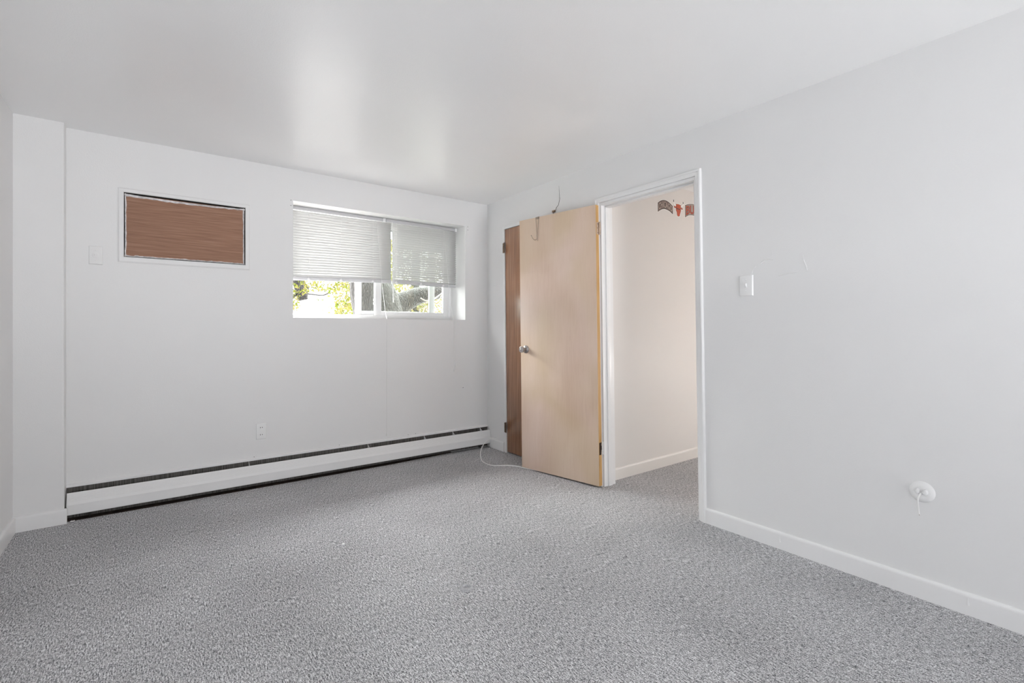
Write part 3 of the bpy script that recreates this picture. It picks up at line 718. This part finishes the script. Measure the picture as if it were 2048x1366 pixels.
# screw with washer on the window wall
sw = empty('wall_screw', (2.333, YB, .585), 'screw with a washer left in the wall right below the window', 'screw')
bm = bmesh.new(); lathe(bm, [(0, .0105), (.0022, .010), (.003, .0085)], (2.333, YB, .585), (0, -1, 0), 18); build('washer', bm, M_PLATE, sw)
bm = bmesh.new(); lathe(bm, [(0, .004), (.002, .0035)], (2.333, YB-.003, .585), (0, -1, 0), 10); build('screw_head', bm, M_GAP, sw)

# ------------------------------------------------------------------ baseboard heater
HX0, HX1 = XP+.008, XR-.0025
ht = empty('baseboard_heater', ((HX0+HX1)/2, YB, 0), 'long white hydronic baseboard heater under the window', 'heater')
bm = bmesh.new()
prism(bm, [(YB, .186), (YB, .206), (YB-.010, .2055), (YB-.0145, .202), (YB-.0145, .189), (YB-.0125, .189), (YB-.0125, .1995), (YB-.004, .1995), (YB-.004, .186)], 'x', XP+.001, XR-.0005)
build('top_lip', bm, M_TRIM, ht)
bm = bmesh.new(); prism(bm, [(YB-.0005, .0031), (YB-.003, .0031), (YB-.003, .188), (YB-.0005, .188)], 'x', XP+.001, XR-.0005); build('back_plate', bm, M_FIN, ht)
bm = bmesh.new(); prism(bm, [(YB-.006, .058), (YB-.044, .058), (YB-.044, .146), (YB-.006, .146)], 'x', HX0+.05, HX1-.05)
build('fin_element', bm, M_FIN, ht)
top, fold = (.048, .163), (.068, .098)
prof = [(.045, .1635), top]
for k in range(1, 6):
    t = .08+.13*k
    for dt, off in ((-.014, 0), (0, -.0011), (.014, 0)):
        tt = t+dt; prof.append((top[0]+(fold[0]-top[0])*tt+off*.9, top[1]+(fold[1]-top[1])*tt+off*.3))
prof += [fold, (.0685, .096), (.066, .040), (.064, .037), (.058, .037)]
inner = [(d-.0022, z-.0002) for d, z in prof][::-1]
bm = bmesh.new(); prism(bm, [(YB-d, z) for d, z in prof+inner], 'x', HX0, HX1)
build('front_cover', bm, M_TRIM, ht, 12)
for x in (.55, 1.42, 1.93, 2.22, 2.52):
    bm = bmesh.new(); prism(bm, [(YB-.003, .150), (YB-.046, .158), (YB-.046, .1615), (YB-.003, .187)], 'x', x-.0012, x+.0012)
    build('hanger', bm, M_PLATE, ht)
for x in (HX1-.10, HX0+.10):
    bm = bmesh.new(); box(bm, x, x+.0015, YB-.044, YB-.004, 0, .09); build('support_leg', bm, M_GAP, ht)
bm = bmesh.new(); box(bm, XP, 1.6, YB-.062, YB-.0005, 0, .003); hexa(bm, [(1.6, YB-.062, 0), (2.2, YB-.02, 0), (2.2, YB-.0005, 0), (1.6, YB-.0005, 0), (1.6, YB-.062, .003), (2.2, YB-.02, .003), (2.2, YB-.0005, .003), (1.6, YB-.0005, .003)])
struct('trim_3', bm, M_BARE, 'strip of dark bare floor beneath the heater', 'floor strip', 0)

# ------------------------------------------------------------------ loose coax cable at the corner, scraps on the carpet
bm = bmesh.new()
pts = [(XR+.002, 3.752, .106), (2.567, 3.747, .1085), (2.516, 3.72, .112), (2.427, 3.67, .099), (2.355, 3.61, .076), (2.307, 3.56, .049), (2.281, 3.515, .021), (2.258, 3.456, .0042), (2.244, 3.372, .0038), (2.257, 3.297, .0038), (2.305, 3.26, .0038), (2.359, 3.229, .0038), (2.395, 3.18, .0038), (2.415, 3.12, .0038), (2.43, 3.06, .0038), (2.47, 2.95, .0038), (2.52, 2.85, .0038)]
tube(bm, smooth_path(pts, 6), .0036, 8)
tag(build('coax_cable', bm, M_CABLE), 'white cable coming out of the corner wall and looping under the open door', 'cable')
bm = bmesh.new(); lathe(bm, [(0, .0015), (.0012, .006), (.006, .0082), (.0108, .006), (.012, .0015)], (2.549, 3.777, 0), (0, 0, 1), 16)
tag(build('plastic_bead', bm, M_PLATE), 'tiny white ball on the carpet by the right end of the heater', 'bead')
def scrap(name, x, y, r, label, seed):
    bm = bmesh.new(); rn = random.Random(seed); top_, bot_ = [], []
    for k in range(7):
        a = 2*math.pi*k/7; rr = r*rn.uniform(.6, 1.2)
        bot_.append(bm.verts.new((x+rr*math.cos(a), y+rr*.6*math.sin(a), 0))); top_.append(bm.verts.new((x+rr*.9*math.cos(a), y+rr*.5*math.sin(a), r*rn.uniform(.3, .7))))
    bm.faces.new(bot_[::-1]); bm.faces.new(top_)
    for k in range(7): bm.faces.new([bot_[k], bot_[(k+1) % 7], top_[(k+1) % 7], top_[k]])
    tag(build(name, bm, M_CABLE), label, 'scrap')
scrap('plaster_crumb', -.383, 3.832, .010, 'white plaster crumb on the floor at the left end of the heater', 2)
scrap('paint_chip', .804, 2.571, .009, 'pale chip lying alone on the open carpet', 5)

# ------------------------------------------------------------------ stickers on the hall wall
def L(c): return tuple(((v/255)/12.92 if v/255 <= .04045 else ((v/255+.055)/1.055)**2.4) for v in c)
M_SW = plain('sticker_white', (.90, .89, .87), .4, .4); M_SK = plain('sticker_black', (.05, .045, .045), .4, .4)
M_SR = plain('sticker_red', L((186, 84, 58)), .4, .4); M_SG = plain('sticker_grey', L((172, 158, 150)), .4, .4)
def flat(name, pts, y0, y1, mat, parent):
    """flat cut-out on the hall wall, with its own thickness"""
    bm = bmesh.new()
    A = [bm.verts.new((x, y0, z)) for x, z in pts]; B = [bm.verts.new((x, y1, z)) for x, z in pts]; n = len(pts)
    fa = bm.faces.new(A); fb = bm.faces.new(B[::-1])
    for i in range(n): bm.faces.new([A[i], A[(i+1) % n], B[(i+1) % n], B[i]])
    bm.normal_update(); bmesh.ops.triangulate(bm, faces=[fa, fb])
    return build(name, bm, mat, parent, 0)
def interp(tab, u):
    for (u0, v0), (u1, v1) in zip(tab, tab[1:]):
        if u <= u1: return v0+(v1-v0)*(u-u0)/(u1-u0)
    return tab[-1][1]
def smooth_tab(tab):
    P = smooth_path([(u, v, 0) for u, v in tab], 6); return [(p.x, p.y) for p in P]
def lettering(text, warp, parent, mat, y0, y1, bold, name):
    cu = bpy.data.curves.new('lettering', 'FONT'); cu.body = text; cu.offset = bold; cu.resolution_u = 3
    ob = bpy.data.objects.new('lettering', cu); C.objects.link(ob)
    dg = bpy.context.evaluated_depsgraph_get(); me = bpy.data.meshes.new_from_object(ob.evaluated_get(dg))
    bpy.data.objects.remove(ob)
    xs = [v.co.x for v in me.vertices]; ys = [v.co.y for v in me.vertices]; xa, xb, ya_, yb_ = min(xs), max(xs), min(ys), max(ys)
    bm = bmesh.new(); bm.from_mesh(me); bpy.data.meshes.remove(me)
    for v in bm.verts:
        x, z = warp((v.co.x-xa)/(xb-xa), (v.co.y-ya_)/(yb_-ya_)); v.co = (x, y0, z)
    r = bmesh.ops.extrude_face_region(bm, geom=bm.faces[:])
    for e in r['geom']:
        if isinstance(e, bmesh.types.BMVert): e.co.y = y1
    return build(name, bm, mat, parent, 0)
def word_sticker(text, x0, x1, top, bot, label, letter_mat, plate_mat, bold):
    top, bot = smooth_tab(top), smooth_tab(bot)
    r = empty('wall_sticker', ((x0+x1)/2, HY, 2.15), label, 'sticker')
    def outline(g):
        us = [k/24 for k in range(25)]; W2 = x1-x0
        return [(x0+W2*u+(-g if u == 0 else g if u == 1 else 0), interp(top, u)+g) for u in us]+[(x0+W2*u+(-g if u == 0 else g if u == 1 else 0), interp(bot, u)-g) for u in us[::-1]]
    flat('border', outline(.0065), HY, HY-.0006, M_SW, r)
    flat('outline', outline(.002), HY-.0006, HY-.001, M_SK, r)
    flat('plate', outline(-.0025), HY-.001, HY-.0013, plate_mat, r)
    def warp(u, v):
        uu = .04+.92*u; a, b = interp(bot, uu), interp(top, uu); m = .009
        return x0+(x1-x0)*uu, a+m+(b-a-2*m)*v
    def warp2(u, v):
        uu = .04+.92*u; a, b = interp(bot, uu), interp(top, uu); m = .009
        return x0+(x1-x0)*uu+.0014, a+m-.0015+(b-a-2*m)*v
    lettering(text, warp2, r, M_SK, HY-.0013, HY-.0016, bold+.03, 'lettering_shadow')
    lettering(text, warp, r, letter_mat, HY-.0016, HY-.0020, bold, 'lettering')
M_SL = plain('sticker_letter', L((196, 178, 168)), .4, .4)
word_sticker('CHICAGO', 3.311, 3.511, [(0, 2.167), (.17, 2.187), (.36, 2.199), (.56, 2.200), (.77, 2.190), (1, 2.169)], [(0, 2.095), (.17, 2.115), (.38, 2.130), (.58, 2.130), (.79, 2.122), (1, 2.103)],
             'arched grey lettering sticker left of the bull head sticker', M_SL, plain('sticker_taupe', L((120, 104, 98)), .4, .4), .006)
word_sticker('BULLS', 3.690, 3.985, [(0, 2.203), (.15, 2.218), (.35, 2.228), (.5, 2.230), (.65, 2.228), (.85, 2.218), (1, 2.203)], [(0, 2.102), (.16, 2.125), (.33, 2.134), (.5, 2.135), (.67, 2.134), (.84, 2.125), (1, 2.102)],
             'red lettering sticker half hidden by the door frame', M_SR, M_SG, .012)
S = {'hornL': [(3.524, 2.23), (3.516, 2.205), (3.519, 2.186), (3.54, 2.171), (3.558, 2.178), (3.556, 2.195), (3.537, 2.202), (3.529, 2.214)],
 'hornR': [(3.658, 2.23), (3.668, 2.213), (3.666, 2.193), (3.644, 2.176), (3.628, 2.178), (3.626, 2.194), (3.644, 2.2), (3.655, 2.214)],
 'tipL': [(3.524, 2.23), (3.516, 2.208), (3.528, 2.21), (3.528, 2.217)], 'tipR': [(3.658, 2.23), (3.654, 2.214), (3.668, 2.213)],
 'face': [(3.561, 2.195), (3.597, 2.197), (3.621, 2.193), (3.627, 2.178), (3.623, 2.159), (3.628, 2.15), (3.621, 2.133), (3.613, 2.116), (3.61, 2.102), (3.594, 2.095), (3.579, 2.098), (3.573, 2.108), (3.571, 2.126), (3.559, 2.143), (3.558, 2.168)],
 'earL': [(3.527, 2.172), (3.54, 2.175), (3.56, 2.17), (3.555, 2.162), (3.534, 2.162)], 'earR': [(3.621, 2.168), (3.636, 2.172), (3.655, 2.168), (3.652, 2.163), (3.634, 2.16)],
 'brow': [(3.556, 2.168), (3.576, 2.159), (3.594, 2.16), (3.61, 2.159), (3.624, 2.168), (3.624, 2.162), (3.61, 2.153), (3.592, 2.154), (3.573, 2.152), (3.556, 2.161)],
 'border': [(3.524, 2.237), (3.506, 2.206), (3.509, 2.182), (3.524, 2.176), (3.514, 2.169), (3.532, 2.156), (3.55, 2.156), (3.551, 2.139), (3.561, 2.122), (3.566, 2.104), (3.571, 2.09), (3.597, 2.089), (3.621, 2.099), (3.623, 2.118), (3.631, 2.135), (3.639, 2.153), (3.66, 2.159), (3.666, 2.171), (3.655, 2.176), (3.676, 2.195), (3.679, 2.217), (3.66, 2.238), (3.647, 2.219), (3.639, 2.203), (3.597, 2.205), (3.555, 2.203), (3.54, 2.211)]}
def grow(pts, g):
    """offset a closed outline outwards by g"""
    n = len(pts); ar = sum(pts[i][0]*pts[(i+1) % n][1]-pts[(i+1) % n][0]*pts[i][1] for i in range(n)); sg = 1 if ar > 0 else -1
    out = []
    for i in range(n):
        a, b, c = Vector(pts[i-1]), Vector(pts[i]), Vector(pts[(i+1) % n])
        e1, e2 = (b-a).normalized(), (c-b).normalized(); n1, n2 = Vector((e1.y, -e1.x))*sg, Vector((e2.y, -e2.x))*sg
        m = n1+n2
        m = n1 if m.length < .3 else m.normalized()*min(1.6, 1/max(.4, m.normalized().dot(n1)))
        out.append(tuple(b+m*g))
    return out
bh = empty('wall_sticker', (3.595, HY, 2.16), 'red bull head sticker with white horns on the hall wall', 'sticker')
flat('border', S['border'], HY, HY-.0006, M_SW, bh)
for nm, key, mt in (('horn', 'hornL', M_SW), ('horn', 'hornR', M_SW), ('face', 'face', M_SR), ('ear', 'earL', M_SR), ('ear', 'earR', M_SR)):
    flat('outline', grow(S[key], .0018), HY-.0006, HY-.0010, M_SK, bh)
for nm, key, mt in (('horn', 'hornL', M_SW), ('horn', 'hornR', M_SW), ('face', 'face', M_SR), ('ear', 'earL', M_SR), ('ear', 'earR', M_SR)):
    flat(nm, S[key], HY-.0010, HY-.0014, mt, bh)
for nm, key, mt in (('horn_tip', 'tipL', M_SK), ('horn_tip', 'tipR', M_SK), ('brow', 'brow', M_SK)):
    flat(nm, S[key], HY-.0014, HY-.0017, mt, bh)

# ------------------------------------------------------------------ unseen lamp added to light the hall; table added to shade its floor
st = empty('hall_light_blocker', (5.0, .9, 0), 'unseen round table added to keep lamp light off the hall floor', 'table')
bm = bmesh.new(); lathe(bm, [(.40, .50), (.43, .505), (.44, .49)], (5.0, .9, 0), (0, 0, 1), 40); build('blocker_top', bm, M_WALNUT, st)
for a in range(4):
    ca, sa = math.cos(math.pi/4+a*math.pi/2), math.sin(math.pi/4+a*math.pi/2)
    bm = bmesh.new(); tube(bm, [(5.0+.36*ca, .9+.36*sa, 0), (5.0+.32*ca, .9+.32*sa, .401)], [.016, .022], 12); build('leg', bm, M_WALNUT, st)
hl = empty('hall_fill_lamp', (5.0, .9, .44), 'unseen lamp with a pale drum shade, added to light the hall', 'lamp')
bm = bmesh.new(); lathe(bm, [(.44, .09), (.455, .09), (.46, .08), (.462, .012), (.57, .012)], (5.0, .9, 0), (0, 0, 1), 32); build('lamp_base', bm, M_NICKEL, hl)
m, t, b = new_mat('lamp_glass'); b.inputs['Base Color'].default_value = (.9, .85, .8, 1); b.inputs['Emission Color'].default_value = (1, .97, .945, 1); b.inputs['Emission Strength'].default_value = 43
bm = bmesh.new(); lathe(bm, [(0, .02), (0, .15), (.02, .15), (.26, .12), (.28, .12), (.28, .02)], (5.0, .9, .50), (0, 0, 1), 32); build('lamp_shade', bm, m, hl)

# ------------------------------------------------------------------ outdoors
bm = bmesh.new(); prism(bm, [(-9, YF-.15), (XR+RT, YF-.15), (XR+RT, HF-.12), (15, HF-.12), (15, YB+WT), (-9, YB+WT)], 'z', H+.205, 9.0); struct('wall_upper_screen', bm, M_WALL, 'unseen upper storeys added above the ceiling to keep sky light off the trees', 'wall', 0)  # unseen block added overhead, screens the trees from the rear sky
bm = bmesh.new(); prism(bm, [(-9, YF-.15), (XR+RT, YF-.15), (XR+RT, HF-.12), (15, HF-.12), (15, YB+WT), (-9, YB+WT)], 'z', -3.3, -.205); struct('wall_lower_storeys', bm, M_BRICK, 'lower storeys of the building under the floor', 'wall', 0)
bm = bmesh.new(); box(bm, -60, 80, YB+WT+.5, 140, -3.3, -3.0); struct('ground', bm, M_GROUND, 'unseen ground below the window, made pale to bounce light indoors', 'ground', 0)
def leaves(bm, n, place, size, seed):
    rn = random.Random(seed); k = 0; tries = 0
    while k < n and tries < n*30:
        tries += 1
        p = place(rn)
        if p is None: continue
        k += 1; s = size*rn.uniform(.6, 1.35)
        a = Vector((rn.gauss(0, 1), rn.gauss(0, 1), rn.gauss(0, 1))).normalized(); c = a.orthogonal().normalized(); q = Matrix.Rotation(rn.uniform(0, 6.28), 3, a) @ c
        e = a.cross(q); p = Vector(p)
        bm.faces.new([bm.verts.new(p-q*s), bm.verts.new(p+e*s*.45+a*s*.1), bm.verts.new(p+q*s), bm.verts.new(p-e*s*.45+a*s*.1)])
# forked tree close to the window
ft = empty('tree', (3.25, 8.0, -3.0), 'thick rough-barked forked tree trunk close outside the window', 'tree')
bm = bmesh.new()
tube(bm, smooth_path([(3.35, 8.0, -3.05), (3.28, 8.0, -1), (3.2, 8.0, .6), (3.10, 8.0, 1.4), (2.94, 8.0, 1.95), (2.80, 8.05, 2.8), (2.62, 8.2, 4.2), (2.5, 8.4, 6.0)], 4), [v for v in [.62, .60, .58, .56, .54, .52, .51, .50, .49, .475, .46, .445, .42, .40, .38, .36, .335, .325, .315, .305, .295, .28, .265, .25, .24, .22, .20, .18, .16]], 22)
for v in bm.verts: v.co += Vector((noise.noise(v.co*2.3), noise.noise(v.co*2.3+Vector((5, 0, 0))), 0))*.03
build('trunk', bm, M_BARK, ft)
bm = bmesh.new()
tube(bm, smooth_path([(3.12, 8.0, .95), (3.3, 8.0, 1.33), (3.52, 8.0, 1.57), (3.76, 7.98, 1.70), (4.05, 7.95, 1.78), (4.5, 7.9, 1.92), (5.3, 7.8, 2.5), (6.0, 7.8, 3.4)], 4), [.36, .34, .32, .30, .27, .24, .22, .20, .185, .175, .168, .16, .155, .15, .145, .14, .137, .134, .132, .13, .128, .125, .12, .115, .11, .10, .09, .08, .07], 18)
for v in bm.verts: v.co += Vector((0, noise.noise(v.co*3), noise.noise(v.co*3+Vector((5, 0, 0)))))*.02
build('limb', bm, M_BARK, ft)
bm = bmesh.new()
tube(bm, smooth_path([(4.45, 7.55, 2.02), (4.2, 7.5, 1.86), (4.0, 7.48, 1.72), (3.85, 7.45, 1.63), (3.72, 7.44, 1.61), (3.62, 7.44, 1.65)], 5), .011, 6)
tube(bm, smooth_path([(4.06, 7.48, 1.76), (3.95, 7.47, 1.60), (3.78, 7.46, 1.52), (3.66, 7.46, 1.54)], 4), .006, 6)
tube(bm, smooth_path([(4.45, 7.55, 2.02), (4.62, 7.6, 2.04), (4.9, 7.7, 2.2)], 4), .012, 6)
build('twig', bm, M_TWIG, ft)
bm = bmesh.new()
def crown(rn):
    p = (rn.gauss(2.0, 2.2), rn.uniform(8.2, 9.9), rn.gauss(4.4, .7)); return p if 2.7 < p[2] < 5.6 else None
leaves(bm, 700, crown, .10, 1); build('foliage', bm, M_LEAF, ft, 0)
# tree further left, drooping limb in view
lt = empty('tree', (.9, 12.0, -3.0), 'yellow-green leafy tree with a drooping stub limb seen through the open left pane', 'tree')
bm = bmesh.new()
tube(bm, smooth_path([(.7, 12.2, -3.05), (.8, 12.2, 0), (.95, 12.1, 3), (1.2, 12, 5)], 4), [.3]*5+[.26]*4+[.2]*4, 14); build('trunk', bm, M_BARK, lt)
bm = bmesh.new()
tube(bm, smooth_path([(1.0, 12.05, 3.2), (1.8, 12.0, 3.3), (2.45, 11.98, 2.85), (2.66, 11.97, 2.4), (2.74, 11.97, 2.1), (2.80, 11.97, 1.88), (2.82, 11.97, 1.80)], 4), [.15]*9+[.13]*4+[.125]*4+[.13]*4+[.115]*3+[.10], 12)
tube(bm, smooth_path([(2.76, 11.97, 2.0), (2.66, 11.95, 1.93), (2.55, 11.93, 1.85), (2.3, 11.9, 1.8)], 3), .035, 8)
tube(bm, smooth_path([(2.84, 11.96, 2.22), (2.93, 11.95, 2.06), (2.90, 11.95, 1.96), (3.05, 11.94, 1.94), (3.25, 11.92, 1.93), (3.4, 11.9, 2.0)], 4), .016, 6)
build('limb', bm, M_BARK, lt)
bm = bmesh.new()
def clump(rn):
    x = rn.uniform(1.6, 5.2); y = rn.uniform(10.8, 13.4); z = rn.uniform(1.35, 3.3); s = 12/y
    zz = EYE+(z-EYE)*s; xx = x*s           # height and side as they lie at the limb's depth
    n = noise.noise(Vector((x*1.7, y*.7, z*1.9)))+.6*noise.noise(Vector((x*4.2, 7, z*4.2)))
    lim = 1.81+.22*math.sin((xx-2.6)*2.6)
    if xx < 2.75: lim = 1.55
    if xx > 3.55: lim = 1.50
    if zz < lim: return (x, y, z) if (n > .62) else None
    return (x, y, z) if n > -.28 else None
leaves(bm, 9500, clump, .042, 2); build('foliage', bm, M_LEAF, lt, 0)
# pale trees behind the fork
pt_ = empty('tree', (8.0, 17.0, -3.0), 'pale yellow-green tree far behind the forked trunk', 'tree')
bm = bmesh.new(); tube(bm, [(8.0, 17, -3.05), (8.0, 17, 1), (8.1, 17, 5)], [.25, .2, .12], 12); build('trunk', bm, M_BARK, pt_)
bm = bmesh.new()
def pale(rn):
    p = (rn.uniform(5.2, 11.5), rn.uniform(15, 19), rn.uniform(.8, 4.2))
    n = noise.noise(Vector(p)*.9)+.6*noise.noise(Vector(p)*2.3)
    return p if n > -.25 else None
leaves(bm, 8000, pale, .075, 3); build('foliage', bm, M_LEAF2, pt_, 0)
